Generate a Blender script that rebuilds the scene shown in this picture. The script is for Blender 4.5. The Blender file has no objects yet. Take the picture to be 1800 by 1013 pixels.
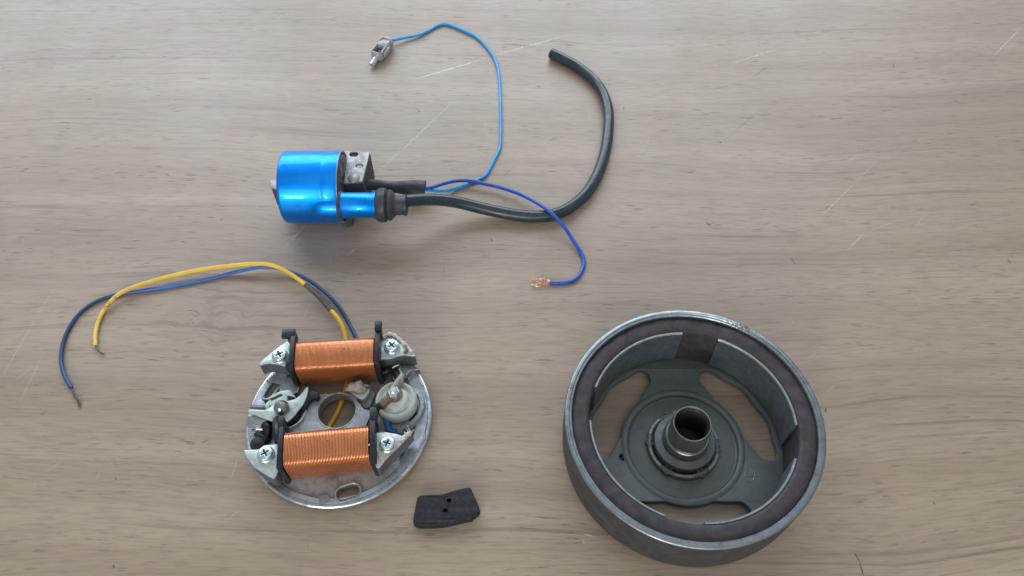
import bpy, bmesh, math, random
from mathutils import Vector, Matrix

# ------------------------------------------------------------------ camera
F_PX, CAM_H, TILT = 1440.0, 0.3356, math.radians(33.95)
sc = bpy.context.scene
cam_d = bpy.data.cameras.new('camera'); cam = bpy.data.objects.new('camera', cam_d)
sc.collection.objects.link(cam); sc.camera = cam
cam_d.sensor_width = 36.0; cam_d.lens = 36.0 * F_PX / 1800.0
cam_d.clip_start = 0.01; cam_d.clip_end = 50
cam.location = (0, 0, CAM_H); cam.rotation_euler = (TILT, 0, 0)

# ------------------------------------------------------------------ light
world = bpy.data.worlds.new('World'); sc.world = world; world.use_nodes = True
bg = world.node_tree.nodes['Background']
bg.inputs[0].default_value = (0.90, 0.95, 1.0, 1); bg.inputs[1].default_value = 0.42

def window_light(name, loc, target, sx, sy, power, col):
    d = bpy.data.lights.new(name, 'AREA'); d.shape = 'RECTANGLE'; d.size = sx; d.size_y = sy
    d.energy = power; d.color = col
    o = bpy.data.objects.new(name, d); sc.collection.objects.link(o); o.location = loc
    o.rotation_euler = (Vector(target) - Vector(loc)).to_track_quat('-Z', 'Y').to_euler()
window_light('window_beyond_the_table', (-0.45, 3.0, 1.75), (0, 0.25, 0), 5.0, 2.2, 150, (0.80, 0.89, 1.0))
window_light('window_behind_the_viewer', (-0.75, -2.3, 0.80), (0, 0.2, 0), 0.55, 0.40, 18, (1.0, 0.98, 0.93))
window_light('bright_wall_behind_the_viewer', (-0.3, -2.6, 1.5), (0, 0.2, 0), 2.6, 1.6, 34, (1.0, 0.95, 0.88))
window_light('ceiling_bounce', (0.4, -0.3, 2.4), (0, 0.2, 0), 2.0, 2.0, 5, (1.0, 0.95, 0.88))

vs = sc.view_settings
vs.view_transform = 'Standard'; vs.look = 'None'; vs.gamma = 1; vs.use_curve_mapping = False; vs.exposure = 0.06
sc.cycles.use_denoising = True
sc.cycles.max_bounces = 8

# ------------------------------------------------------------------ helpers
CT, ST = math.cos(TILT), math.sin(TILT)
def P(x, y, z=0.0):
    """spot on the level plane at height z that stands at photograph pixel (x, y)"""
    dx, dy = (x - 900.0) / F_PX, -(y - 506.5) / F_PX
    dz = dy * ST - CT; s = (z - CAM_H) / dz
    return Vector((s * dx, s * (dy * CT + ST), z))
def W(*pts): return [P(*p) for p in pts]
def XY(pts, z): return [tuple(P(x, y, z)[:2]) for x, y in pts]

def empty(name, loc, label=None, cat=None):
    o = bpy.data.objects.new(name, None); sc.collection.objects.link(o); o.location = loc
    o.empty_display_size = 0.01
    if label: o['label'] = label; o['category'] = cat
    return o
def root_loc(p):
    while p.parent: p = p.parent
    return p.location.copy()
def finish(name, me, mat, parent=None, smooth=40, label=None):
    for p in me.polygons: p.use_smooth = True
    if smooth: me.set_sharp_from_angle(angle=math.radians(smooth))
    me.materials.clear(); me.materials.append(mat)
    o = bpy.data.objects.new(name, me); sc.collection.objects.link(o)
    if parent is not None:
        me.transform(Matrix.Translation(-root_loc(parent))); o.parent = parent
    if label: o['label'] = label
    return o
class MB:
    def __init__(s): s.v = []; s.f = []
    def add(s, v, f):
        n = len(s.v); s.v += [tuple(p) for p in v]; s.f += [tuple(i + n for i in q) for q in f]; return s
    def tube(s, path, r, seg=12, caps=True):
        n = len(path); rs = r if isinstance(r, (list, tuple)) else [r] * n
        T = []
        for i in range(n):
            t = path[min(i + 1, n - 1)] - path[max(i - 1, 0)]; T.append(t.normalized())
        up = Vector((0, 0, 1)) if abs(T[0].z) < .9 else Vector((1, 0, 0))
        N = (up - T[0] * up.dot(T[0])).normalized(); v = []
        for i in range(n):
            N = (N - T[i] * N.dot(T[i])).normalized(); B = T[i].cross(N)
            for k in range(seg):
                a = 2 * math.pi * k / seg
                v.append(path[i] + (N * math.cos(a) + B * math.sin(a)) * rs[i])
        f = []
        for i in range(n - 1):
            for k in range(seg):
                k2 = (k + 1) % seg
                f.append((i * seg + k, i * seg + k2, (i + 1) * seg + k2, (i + 1) * seg + k))
        if caps: f.append(tuple(range(seg))[::-1]); f.append(tuple((n - 1) * seg + k for k in range(seg)))
        return s.add(v, f)
    def lathe(s, prof, c, axis=(0, 0, 1), seg=64, a0=0.0, a1=360.0, closed=True):
        """prof: list of (radius, height along axis); closed: the profile is a loop"""
        ax = Vector(axis).normalized()
        X = Vector((1, 0, 0)) if abs(ax.z) > .9 else Vector((0, 0, 1))
        X = (X - ax * X.dot(ax)).normalized(); Y = ax.cross(X); c = Vector(c)
        full = abs(a1 - a0) >= 359.9; m = len(prof); n = seg if full else seg + 1; v = []
        for i in range(n):
            a = math.radians(a0 + (a1 - a0) * i / seg); d = X * math.cos(a) + Y * math.sin(a)
            for r, h in prof: v.append(c + d * r + ax * h)
        f = []; mm = m if closed else m - 1
        for i in range(seg):
            j = (i + 1) % n if full else i + 1
            for k in range(mm):
                k2 = (k + 1) % m; f.append((i * m + k, j * m + k, j * m + k2, i * m + k2))
        if not full and closed: f.append(tuple(range(m))); f.append(tuple((n - 1) * m + k for k in range(m))[::-1])
        return s.add(v, f)
    def box(s, c, X, Y, Z, hx, hy, hz):
        c = Vector(c); v = [c + X * (hx * a) + Y * (hy * b) + Z * (hz * d) for a in (-1, 1) for b in (-1, 1) for d in (-1, 1)]
        return s.add(v, [(0, 1, 3, 2), (4, 6, 7, 5), (0, 4, 5, 1), (2, 3, 7, 6), (0, 2, 6, 4), (1, 5, 7, 3)])
    def mesh(s, name, bevel=0, bseg=2):
        me = bpy.data.meshes.new(name); me.from_pydata(s.v, [], s.f); me.validate()
        bm = bmesh.new(); bm.from_mesh(me); bmesh.ops.recalc_face_normals(bm, faces=bm.faces)
        if bevel:
            es = [e for e in bm.edges if len(e.link_faces) == 2 and e.calc_face_angle(0) > .6]
            bmesh.ops.bevel(bm, geom=es, offset=bevel, segments=bseg, affect='EDGES', profile=.5)
        bm.to_mesh(me); bm.free(); return me
    def build(s, name, mat, parent=None, bevel=0, smooth=40, label=None):
        return finish(name, s.mesh(name, bevel), mat, parent, smooth, label)
def plate_mesh(name, outlines, z0, z1, bevel=0.0003, res=2):
    """a flat plate with bevelled edges; the first outline is the edge, the others are holes"""
    cu = bpy.data.curves.new(name, 'CURVE'); cu.dimensions = '2D'; cu.fill_mode = 'BOTH'; K = 1000.0
    for ol in outlines:
        sp = cu.splines.new('POLY'); sp.points.add(len(ol) - 1); sp.use_cyclic_u = True
        for q, (x, y) in zip(sp.points, ol): q.co = (x * K, y * K, 0, 1)
    cu.extrude = max((z1 - z0) / 2 - bevel, 1e-6) * K; cu.bevel_depth = bevel * K; cu.bevel_resolution = res; cu.offset = -bevel * K
    o = bpy.data.objects.new(name, cu); sc.collection.objects.link(o)
    dg = bpy.context.evaluated_depsgraph_get(); dg.update()
    me = bpy.data.meshes.new_from_object(o.evaluated_get(dg))
    bpy.data.objects.remove(o); bpy.data.curves.remove(cu)
    me.transform(Matrix.Translation((0, 0, (z0 + z1) / 2)) @ Matrix.Scale(1 / K, 4))
    bm = bmesh.new(); bm.from_mesh(me); bmesh.ops.remove_doubles(bm, verts=bm.verts, dist=2e-6)
    bmesh.ops.recalc_face_normals(bm, faces=bm.faces); bm.to_mesh(me); bm.free()
    me.name = name; return me
def plate(name, outlines, z0, z1, mat, parent, bevel=0.0003, label=None):
    return finish(name, plate_mesh(name, outlines, z0, z1, bevel), mat, parent, 30, label)
def circle(c, r, n=48): return [(c[0] + r * math.cos(2 * math.pi * i / n), c[1] + r * math.sin(2 * math.pi * i / n)) for i in range(n)]
def smooth_path(pts, step=0.0012):
    """Catmull-Rom through the points, resampled"""
    pts = [Vector(p) for p in pts]; q = [pts[0] * 2 - pts[1]] + pts + [pts[-1] * 2 - pts[-2]]; out = []
    for i in range(1, len(q) - 2):
        p0, p1, p2, p3 = q[i - 1:i + 3]; n = max(2, int((p2 - p1).length / step))
        t0 = 0; t1 = (p1 - p0).length ** .5; t2 = t1 + (p2 - p1).length ** .5; t3 = t2 + (p3 - p2).length ** .5
        for k in range(n):
            t = t1 + (t2 - t1) * k / n
            A1 = p0 * ((t1 - t) / (t1 - t0)) + p1 * ((t - t0) / (t1 - t0)); A2 = p1 * ((t2 - t) / (t2 - t1)) + p2 * ((t - t1) / (t2 - t1))
            A3 = p2 * ((t3 - t) / (t3 - t2)) + p3 * ((t - t2) / (t3 - t2))
            B1 = A1 * ((t2 - t) / (t2 - t0)) + A2 * ((t - t0) / (t2 - t0)); B2 = A2 * ((t3 - t) / (t3 - t1)) + A3 * ((t - t1) / (t3 - t1))
            out.append(B1 * ((t2 - t) / (t2 - t1)) + B2 * ((t - t1) / (t2 - t1)))
    return out + [pts[-1]]
def smooth_loop(pts, n=6):
    """closed smooth outline through 2D points"""
    m = len(pts); out = []
    for i in range(m):
        p0, p1, p2, p3 = [Vector(pts[(i + k) % m]) for k in (-1, 0, 1, 2)]
        for k in range(n):
            t = k / n
            out.append(tuple(.5 * ((2 * p1) + (p2 - p0) * t + (2 * p0 - 5 * p1 + 4 * p2 - p3) * t * t + (3 * p1 - p0 - 3 * p2 + p3) * t ** 3)))
    return out
def slot(a, b, r, n=12):
    """stadium outline from a to b"""
    a, b = Vector(a), Vector(b); t = math.atan2(b.y - a.y, b.x - a.x); out = []
    for i in range(n + 1): u = t - math.pi / 2 + math.pi * i / n; out.append((b.x + r * math.cos(u), b.y + r * math.sin(u)))
    for i in range(n + 1): u = t + math.pi / 2 + math.pi * i / n; out.append((a.x + r * math.cos(u), a.y + r * math.sin(u)))
    return out

# ------------------------------------------------------------------ materials
class NT:
    def __init__(s, name):
        s.m = bpy.data.materials.new(name); s.m.use_nodes = True; s.t = s.m.node_tree; s.n = s.t.nodes; s.l = s.t.links
        s.b = s.n['Principled BSDF']
    def node(s, kind, **kw):
        n = s.n.new(kind)
        for k, v in kw.items(): setattr(n, k, v)
        return n
    def val(s, sock, v):
        if hasattr(v, 'is_output') or isinstance(v, bpy.types.NodeSocket): s.l.new(v, sock)
        else: sock.default_value = v
    def math(s, op, a, b=0.0, c=None, clamp=False):
        n = s.node('ShaderNodeMath', operation=op, use_clamp=clamp); s.val(n.inputs[0], a); s.val(n.inputs[1], b)
        if c is not None: s.val(n.inputs[2], c)
        return n.outputs[0]
    def vmath(s, op, a, b=None, scale=None):
        n = s.node('ShaderNodeVectorMath', operation=op); s.val(n.inputs[0], a)
        if b is not None: s.val(n.inputs[1], b)
        if scale is not None: s.val(n.inputs['Scale'], scale)
        return n.outputs['Value'] if op in ('LENGTH', 'DOT_PRODUCT', 'DISTANCE') else n.outputs[0]
    def coord(s): return s.node('ShaderNodeTexCoord').outputs['Object']
    def mapping(s, v, scale=(1, 1, 1), loc=(0, 0, 0)):
        n = s.node('ShaderNodeMapping'); s.l.new(v, n.inputs[0]); n.inputs['Scale'].default_value = scale; n.inputs['Location'].default_value = loc
        return n.outputs[0]
    def noise(s, v, scale=1.0, detail=3.0, rough=.55, dist=0.0, col=False):
        n = s.node('ShaderNodeTexNoise'); s.l.new(v, n.inputs['Vector']); n.inputs['Scale'].default_value = scale
        n.inputs['Detail'].default_value = detail; n.inputs['Roughness'].default_value = rough; n.inputs['Distortion'].default_value = dist
        return n.outputs['Color' if col else 'Fac']
    def rng(s, v, a, b, c=0.0, d=1.0, smooth=True):
        n = s.node('ShaderNodeMapRange'); n.interpolation_type = 'SMOOTHSTEP' if smooth else 'LINEAR'
        s.val(n.inputs[0], v)
        for i, q in enumerate((a, b, c, d)): s.val(n.inputs[i + 1], q)
        return n.outputs[0]
    def mix(s, f, a, b, mode='MIX'):
        n = s.node('ShaderNodeMix', data_type='RGBA', blend_type=mode); s.val(n.inputs[0], f)
        for k, v in ((6, a), (7, b)): s.val(n.inputs[k], (*v, 1) if isinstance(v, tuple) and len(v) == 3 else v)
        return n.outputs[2]
    def bump(s, h, strength=.3, dist=.0002):
        n = s.node('ShaderNodeBump'); s.val(n.inputs['Height'], h); n.inputs['Strength'].default_value = strength; n.inputs['Distance'].default_value = dist
        s.l.new(n.outputs[0], s.b.inputs['Normal'])
    def set(s, **kw):
        names = dict(col='Base Color', rough='Roughness', metal='Metallic', spec='Specular IOR Level', sss='Subsurface Weight', coat='Coat Weight', coatr='Coat Roughness', trans='Transmission Weight', ior='IOR')
        for k, v in kw.items(): s.val(s.b.inputs[names[k]], (*v, 1) if isinstance(v, tuple) and len(v) == 3 else v)
        return s

def surface(name, col, rough=.5, metal=0.0, var=.15, vscale=600, bump=.15, bscale=2500, spec=.5, dirt=None, dirt_amt=.4, dscale=220, coat=0, stretch=(1, 1, 1), rings=0, rust=None):
    """one even finish with the fine mottling, wear and dirt of the real thing"""
    t = NT(name); v = t.mapping(t.coord(), stretch)
    n = t.noise(v, vscale, 4, .6)
    lo = tuple(c * (1 - var) for c in col); hi = tuple(min(1, c * (1 + var)) for c in col)
    c = t.mix(t.rng(n, .3, .7), lo, hi)
    r = t.rng(t.noise(v, vscale * .6, 3), .3, .7, max(.03, rough - .1), min(1, rough + .1))
    if dirt:
        d = t.math('MULTIPLY', t.rng(t.noise(v, dscale, 5, .65), .52, .72), dirt_amt)
        c = t.mix(d, c, dirt)
    if rings:      # turning marks round the part's own axis
        rad = t.vmath('LENGTH', t.vmath('MULTIPLY', v, (1, 1, 0)))
        cb = t.node('ShaderNodeCombineXYZ'); t.l.new(rad, cb.inputs[0])
        rn = t.noise(cb.outputs[0], 1500, 4, .7)
        c = t.mix(t.math('MULTIPLY', t.rng(rn, .35, .7), .30 * rings), c, tuple(min(1, q * 1.7) for q in col))
        r = t.math('ADD', r, t.rng(rn, .3, .7, -.08, .08))
    if rust:       # a rusted patch at one spot of the edge
        for (px_, py_, pz_), rad_ in rust:
            d_ = t.vmath('LENGTH', t.vmath('SUBTRACT', v, (px_, py_, pz_)))
            f_ = t.math('MULTIPLY', t.rng(d_, rad_ * .2, rad_, 1, 0), t.rng(t.noise(v, 900, 4, .7), .42, .60))
            c = t.mix(t.math('MULTIPLY', f_, .65), c, (.13, .075, .045)); r = t.math('ADD', r, t.math('MULTIPLY', f_, .35))
    t.set(col=c, rough=r, metal=metal, spec=spec, coat=coat)
    if bump: t.bump(t.noise(v, bscale, 3), bump, .0001)
    return t.m

M = {}
M['steel_dark'] = surface('weathered_steel', (.096, .113, .115), .52, .3, .08, 380, .05, 3000, rings=1.0, dirt=(.07, .08, .08), dirt_amt=.3)
M['rim_side'] = surface('worn_rim_steel', (.046, .048, .055), .6, .2, .16, 300, .2, 2500, dirt=(.10, .085, .075), dirt_amt=.6, dscale=90)
M['rim_top'] = surface('bare_rim_steel', (.215, .25, .27), .38, .85, .10, 400, .03, 3000, rings=.6, rust=[((.0265, .0450, .030), .011), ((.046, -.025, .030), .006), ((-.050, .013, .030), .005)], dirt=(.12, .10, .085), dirt_amt=.5)
M['magnet'] = surface('magnet_ferrite', (.036, .032, .038), .62, 0, .22, 300, .35, 1800, spec=.35, dirt=(.055, .045, .048), dirt_amt=.5, dscale=120)
M['shoe'] = surface('pole_shoe_steel', (.085, .11, .13), .45, .4, .14, 400, .1, 3000, dirt=(.05, .05, .055), dirt_amt=.5, dscale=160)
M['shoe_edge'] = surface('pole_shoe_bare_edge', (.27, .30, .31), .45, .7, .15, 700, .1)
M['hub'] = surface('turned_hub_steel', (.30, .31, .30), .25, .9, .08, 300, 0, 3000, dirt=(.14, .11, .09), dirt_amt=.4, dscale=110)
M['bore'] = surface('dark_bore_steel', (.05, .05, .055), .45, .6, .2, 500)
M['stake'] = surface('staked_ring_metal', (.20, .23, .23), .5, .6, .22, 900, .3, 2500)
M['alu'] = surface('cast_aluminium', (.34, .38, .41), .36, .85, .12, 600, .25, 2600, dirt=(.16, .15, .15), dirt_amt=.7, dscale=150)
M['alu_lip'] = surface('lip_highlight_aluminium', (.52, .57, .62), .27, .9, .08, 500, .08, 2600, dirt=(.22, .21, .21), dirt_amt=.5, dscale=130)  # lighter than the cast aluminium: the rim's highlight is put into its colour
M['alu_mid'] = surface('dull_cast_aluminium', (.26, .28, .30), .5, .6, .15, 500, .2, 2400, dirt=(.08, .075, .07), dirt_amt=.6, dscale=140)
M['alu_floor'] = surface('grimy_cast_floor', (.27, .27, .275), .55, .45, .15, 400, .3, 2200, dirt=(.09, .08, .075), dirt_amt=.55, dscale=120)
M['zinc'] = surface('zinc_plate', (.46, .54, .53), .42, .6, .10, 500, .1, 3000, dirt=(.20, .20, .19), dirt_amt=.45, dscale=180)
M['lam'] = surface('lamination_stack', (.13, .14, .155), .5, .5, .18, 500, .5, 900, stretch=(1, 1, 6))
M['screw'] = surface('zinc_screw', (.60, .70, .74), .27, .9, .08, 800, .05)
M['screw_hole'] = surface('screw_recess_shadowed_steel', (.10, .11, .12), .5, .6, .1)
M['bobbin'] = surface('black_bobbin_plastic', (.012, .014, .020), .36, 0, .2, 500, .1, spec=.35)
M['black_rubber'] = surface('black_rubber', (.032, .036, .048), .55, 0, .2, 500, .25, 2200, dirt=(.07, .07, .075), dirt_amt=.35)
M['block_rubber'] = surface('block_rubber', (.016, .019, .023), .7, 0, .25, 700, .5, 1600, spec=.3, dirt=(.035, .036, .036), dirt_amt=.3)
M['cable'] = surface('cable_sheath', (.016, .031, .043), .27, 0, .15, 250, .12, 2000, dirt=(.06, .07, .08), dirt_amt=.4)
M['wire_light'] = surface('light_blue_pvc', (.008, .31, .74), .38, 0, .08, 300, .05)
M['wire_blue'] = surface('blue_pvc', (.012, .078, .43), .36, 0, .10, 300, .05)
M['wire_navy'] = surface('faded_blue_pvc', (.018, .095, .31), .40, 0, .18, 200, .1, dirt=(.014, .04, .085), dirt_amt=.9, dscale=38)
M['copper_bare'] = surface('bare_copper', (.90, .52, .38), .30, .9, .15, 1500, 0)
M['tinned'] = surface('oxidised_strand', (.12, .10, .085), .5, .5, .3, 1500, 0)
M['cream'] = surface('translucent_condenser_cap', (.41, .46, .42), .38, 0, .08, 350, .08, dirt=(.30, .27, .19), dirt_amt=.5)
M['grease'] = surface('dirty_grease', (.27, .235, .21), .42, 0, .3, 500, .6, 1200, dirt=(.12, .08, .06), dirt_amt=.7, dscale=350)
M['paper'] = surface('frayed_paper_insulation', (.52, .50, .44), .75, 0, .2, 900, .6, 1500, dirt=(.20, .14, .10), dirt_amt=.7, dscale=300)
M['rust'] = surface('rusted_lug', (.20, .12, .085), .6, .3, .3, 900, .4, 1800, dirt=(.30, .27, .25), dirt_amt=.5)
M['core_steel'] = surface('core_block_steel', (.36, .36, .36), .58, .55, .14, 500, .3, 1800, dirt=(.20, .18, .17), dirt_amt=.6)
M['core_side'] = surface('rusty_lamination_side', (.085, .065, .068), .65, .2, .25, 500, .5, 900)
M['potting'] = surface('potting_resin', (.045, .065, .075), .32, 0, .4, 350, .5, 700, dirt=(.14, .12, .11), dirt_amt=.5)
M['conn'] = surface('clear_connector_plastic', (.36, .38, .41), .22, 0, .2, 500, .1, dirt=(.16, .15, .14), dirt_amt=.6)
M['tin'] = surface('tinned_terminal', (.66, .72, .78), .28, .85, .08, 600, 0)
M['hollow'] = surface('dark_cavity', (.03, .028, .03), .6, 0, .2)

def anodised():
    t = NT('blue_anodised_can'); v = t.coord()
    n = t.noise(t.mapping(v, (40, 400, 400)), 1, 3)
    c = t.mix(t.rng(n, .3, .7), (.0, .25, .90), (.0, .28, .97))
    s = t.math('MULTIPLY', t.rng(t.noise(v, 170, 4, .65), .56, .74), .45)
    c = t.mix(s, c, (.0, .10, .36))
    t.set(col=c, rough=t.math('ADD', t.rng(n, .3, .7, .37, .44), t.math('MULTIPLY', t.rng(t.noise(v, 90, 5, .7), .45, .7), .14)), metal=.94, spec=.3, coat=.3, coatr=.08)
    return t.m
M['blue_can'] = anodised()

def enamel_copper():
    t = NT('enamelled_copper_wire'); v = t.coord()
    n = t.noise(v, 160, 4)
    c = t.mix(t.rng(n, .3, .7), (.75, .285, .115), (.84, .35, .15))
    sp = t.rng(t.noise(v, 750, 2, .4), .70, .76)
    c = t.mix(t.math('MULTIPLY', sp, .7), c, (.12, .04, .02))
    t.set(col=c, rough=.26, metal=.72, spec=.5, coat=.5, coatr=.16)
    return t.m
M['copper'] = enamel_copper()
M['groove_shade'] = surface('winding_groove_shade', (.36, .12, .05), .5, .3, .2, 400)  # under layer darkened to put shade into the grooves between turns

def yellow_pvc():
    t = NT('stained_yellow_pvc'); v = t.coord()
    n = t.noise(v, 130, 3)
    c = t.mix(t.rng(n, .3, .7), (.66, .42, .030), (.78, .52, .04))
    # old grime sits only towards the free end of the lead
    x = t.node('ShaderNodeSeparateXYZ'); t.l.new(v, x.inputs[0])
    lo = P(235, 505, 0).x - STATOR.x
    end = t.rng(x.outputs[0], lo - .012, lo + .006, 1, 0)
    st = t.math('MULTIPLY', t.rng(t.noise(t.mapping(v, (1, 1, 1)), 300, 4, .7), .48, .60), end)
    c = t.mix(t.math('MULTIPLY', end, .45), c, (.76, .58, .20))
    c = t.mix(t.math('MULTIPLY', st, .70), c, (.10, .07, .035))
    t.set(col=c, rough=.45); return t.m

def faded_blue():
    t = NT('faded_blue_lead'); v = t.coord()
    x = t.node('ShaderNodeSeparateXYZ'); t.l.new(v, x.inputs[0]); X = x.outputs[0]
    a, b = P(215, 516).x - STATOR.x, P(520, 482).x - STATOR.x
    worn = t.math('MAXIMUM', t.rng(X, a - .010, a + .012, 1, 0), t.rng(X, b - .006, b + .010, 0, 1))
    n = t.noise(v, 70, 4, .6)
    worn = t.math('MULTIPLY', worn, t.rng(n, .30, .55, .55, 1))
    c = t.mix(worn, t.mix(t.rng(n, .3, .7), (.022, .10, .36), (.032, .135, .46)), (.012, .045, .115))
    t.set(col=c, rough=.40); return t.m

def table_wood():
    t = NT('oak_laminate'); v = t.coord()
    sep = t.node('ShaderNodeSeparateXYZ'); t.l.new(v, sep.inputs[0]); X, Y = sep.outputs[0], sep.outputs[1]
    # slow wandering of the grain, and the knot it flows around
    kp = P(378, 558); d = t.vmath('SUBTRACT', v, tuple(kp))
    dd = t.vmath('LENGTH', t.vmath('MULTIPLY', d, (1.0, 1.25, 0)))
    dy = t.node('ShaderNodeSeparateXYZ'); t.l.new(d, dy.inputs[0])
    g = t.math('POWER', 2.718, t.math('MULTIPLY', t.math('MULTIPLY', dd, dd), -1 / (.020 ** 2)))
    w1 = t.math('MULTIPLY', t.math('SUBTRACT', t.noise(t.mapping(v, (3.2, 5.5, 1), (3.1, 1.7, 0)), 1, 2, .5), .5), .040)
    w2 = t.math('MULTIPLY', t.math('SUBTRACT', t.noise(t.mapping(v, (16, 26, 1), (7, 2, 0)), 1, 2, .5), .5), .0032)
    kn = t.math('MULTIPLY', g, t.math('MULTIPLY', t.math('SUBTRACT', t.noise(v, 70, 2, .5, .3), .5), .020))
    yy = t.math('ADD', t.math('ADD', Y, w1), t.math('ADD', w2, kn))
    cb = t.node('ShaderNodeCombineXYZ'); t.l.new(X, cb.inputs[0]); t.l.new(yy, cb.inputs[1]); u = cb.outputs[0]
    bands = t.noise(t.mapping(u, (1.5, 34, 1)), 1, 3, .6)
    grain = t.noise(t.mapping(u, (16, 200, 1)), 1, 4, .65)
    fine = t.noise(t.mapping(u, (80, 900, 1)), 1, 4, .65)
    lng = t.noise(t.mapping(u, (3.0, 260, 1), (2, 6, 0)), 1, 3, .6)
    lng2 = t.noise(t.mapping(u, (6, 90, 1), (8, 3, 0)), 1, 2)
    pores = t.noise(t.mapping(u, (100, 820, 1), (5, 9, 0)), 1, 2, .5)
    dens = t.noise(t.mapping(u, (5, 70, 1), (1, 4, 0)), 1, 2)
    blot = t.noise(t.mapping(v, (9, 14, 1), (2, 8, 0)), 1, 3)
    c = t.mix(t.rng(bands, .32, .68), (.275, .212, .156), (.345, .277, .211))
    c = t.mix(t.math('MULTIPLY', t.rng(grain, .46, .72), .30), c, (.190, .145, .112))
    c = t.mix(t.math('MULTIPLY', t.rng(fine, .46, .66), .42), c, (.170, .130, .100))
    c = t.mix(t.math('MULTIPLY', t.math('MULTIPLY', t.rng(lng, .56, .66), t.rng(lng2, .40, .62)), .62), c, (.150, .112, .086))
    c = t.mix(t.math('MULTIPLY', t.rng(fine, .44, .28), .22), c, (.43, .37, .295))
    pm = t.math('MULTIPLY', t.rng(pores, .60, .70), t.rng(dens, .38, .62, .12, .75))
    c = t.mix(t.math('MULTIPLY', pm, .85), c, (.105, .078, .062))
    hue = t.noise(t.mapping(v, (22, 34, 1), (4, 1, 0)), 1, 3)
    c = t.mix(t.rng(hue, .35, .65), t.mix(.5, c, (1.0, .92, .92), 'MULTIPLY'), t.mix(.5, c, (.97, .99, .92), 'MULTIPLY'))
    c = t.mix(t.math('MULTIPLY', t.rng(blot, .45, .72), .14), c, (.21, .165, .125))
    stain = t.math('POWER', 2.718, t.math('MULTIPLY', t.math('MULTIPLY', dd, dd), -1 / (.026 ** 2)))
    c = t.mix(t.math('MULTIPLY', stain, t.rng(t.noise(v, 60, 4, .6), .3, .65, .12, .5)), c, (.215, .145, .105))
    c = t.mix(t.math('MULTIPLY', g, t.rng(t.noise(t.mapping(u, (60, 330, 1)), 1, 4, .6, .8), .48, .66, 0, .55)), c, (.125, .088, .066))
    sm = t.noise(t.mapping(v, (10, 6, 1)), 1, 4, .6)
    r = t.rng(sm, .3, .7, .43, .53)
    t.set(col=c, rough=t.math('ADD', r, t.math('MULTIPLY', pm, .15)), spec=.75)
    t.bump(t.math('ADD', t.math('MULTIPLY', fine, .5), t.math('SUBTRACT', t.math('MULTIPLY', grain, .3), pm)), .22, .00012)
    return t.m

# ------------------------------------------------------------------ the table
tb = MB().box((0, .30, -.014), Vector((1, 0, 0)), Vector((0, 1, 0)), Vector((0, 0, 1)), .75, .55, .014)
table = finish('table_top', tb.mesh('table_top', .0015), table_wood(), None, 40)
table['kind'] = 'structure'; table['label'] = 'scratched grey brown oak laminate table top'

# wear: scratches and specks where the table top has them (x0, y0, x1, y1, width, strength)
LIGHT = [(722, 141, 850, 103, .00050, 1.4), (850, 103, 1000, 60, .00046, 1.2), (655, 312, 800, 172, .00042, .8), (1742, 105, 1800, 42, .00040, .65),
        (1282, 113, 1372, 87, .00055, .75), (1287, 105, 1300, 95, .0004, .5), (1440, 384, 1502, 322, .00038, .6), (1502, 322, 1545, 280, .0003, .35), (1488, 441, 1524, 407, .0004, .55),
        (1524, 407, 1578, 388, .00035, .4), (372, 102, 380, 121, .0004, .5), (380, 121, 402, 128, .0004, .5), (402, 128, 446, 124, .00035, .4),
        (484, 456, 548, 382, .00036, .5), (428, 522, 456, 486, .0003, .35), (531, 568, 550, 520, .0003, .45), (0, 668, 62, 560, .00036, .4), (62, 560, 98, 502, .0003, .35),
        (28, 720, 80, 612, .0003, .4), (852, 210, 856, 235, .0003, .35), (845, 268, 862, 246, .0004, .4), (502, 164, 507, 171, .0006, .6), (664, 170, 668, 175, .0006, .6),
        (1028, 941, 1040, 943, .00045, .6), (1025, 950, 1027, 956, .0004, .6), (1490, 284, 1508, 274, .0005, .5), (1388, 560, 1402, 576, .0003, .4), (1392, 296, 1380, 303, .0003, .4),
        (1095, 2, 1112, 8, .0005, .5), (1180, 10, 1232, 0, .0004, .5)]
DARK = [(1268, 250, 1352, 180, .00042, .30), (1502, 972, 1511, 990, .00055, .8), (1511, 990, 1519, 1013, .0006, .8), (882, 312, 906, 290, .0004, .4), (960, 252, 975, 243, .0004, .35),
        (1250, 158, 1282, 152, .0007, .3), (1322, 138, 1352, 116, .0011, .22), (780, 465, 781, 490, .0005, .3), (540, 953, 541, 968, .0004, .3), (1451, 720, 1451, 723, .0009, .8),
        (864, 421, 866, 423, .00085, .9), (734, 194, 737, 197, .0008, .7), (945, 152, 951, 153, .0006, .8), (1097, 190, 1097, 191, .0007, .8), (1570, 113, 1571, 118, .0008, .7), (1447, 93, 1449, 93, .0006, .8),
        (1241, 391, 1249, 397, .0008, .75), (1391, 455, 1396, 464, .0008, .55), (1266, 250, 1267, 250, .0007, .8), (168, 177, 169, 177, .0006, .7), (795, 900, 796, 900, .0007, .75), (1642, 884, 1643, 885, .0007, .6),
        (885, 77, 930, 79, .0018, .28), (508, 883, 509, 884, .0007, .7), (200, 995, 201, 996, .0007, .8), (204, 840, 205, 842, .0008, .5), (202, 815, 204, 817, .0009, .4), (330, 780, 340, 782, .0014, .3), (358, 777, 364, 775, .0011, .35), (75, 727, 80, 726, .0012, .3), (1060, 178, 1062, 178, .0008, .3), (320, 425, 326, 427, .0010, .45), (388, 387, 392, 384, .0009, .4), (1712, 396, 1715, 397, .0010, .4), (1772, 459, 1774, 461, .0010, .5), (1210, 304, 1218, 303, .0011, .4), (292, 306, 295, 308, .001, .45), (40, 278, 48, 276, .0014, .25), (41, 300, 48, 298, .0014, .25)]
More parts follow.
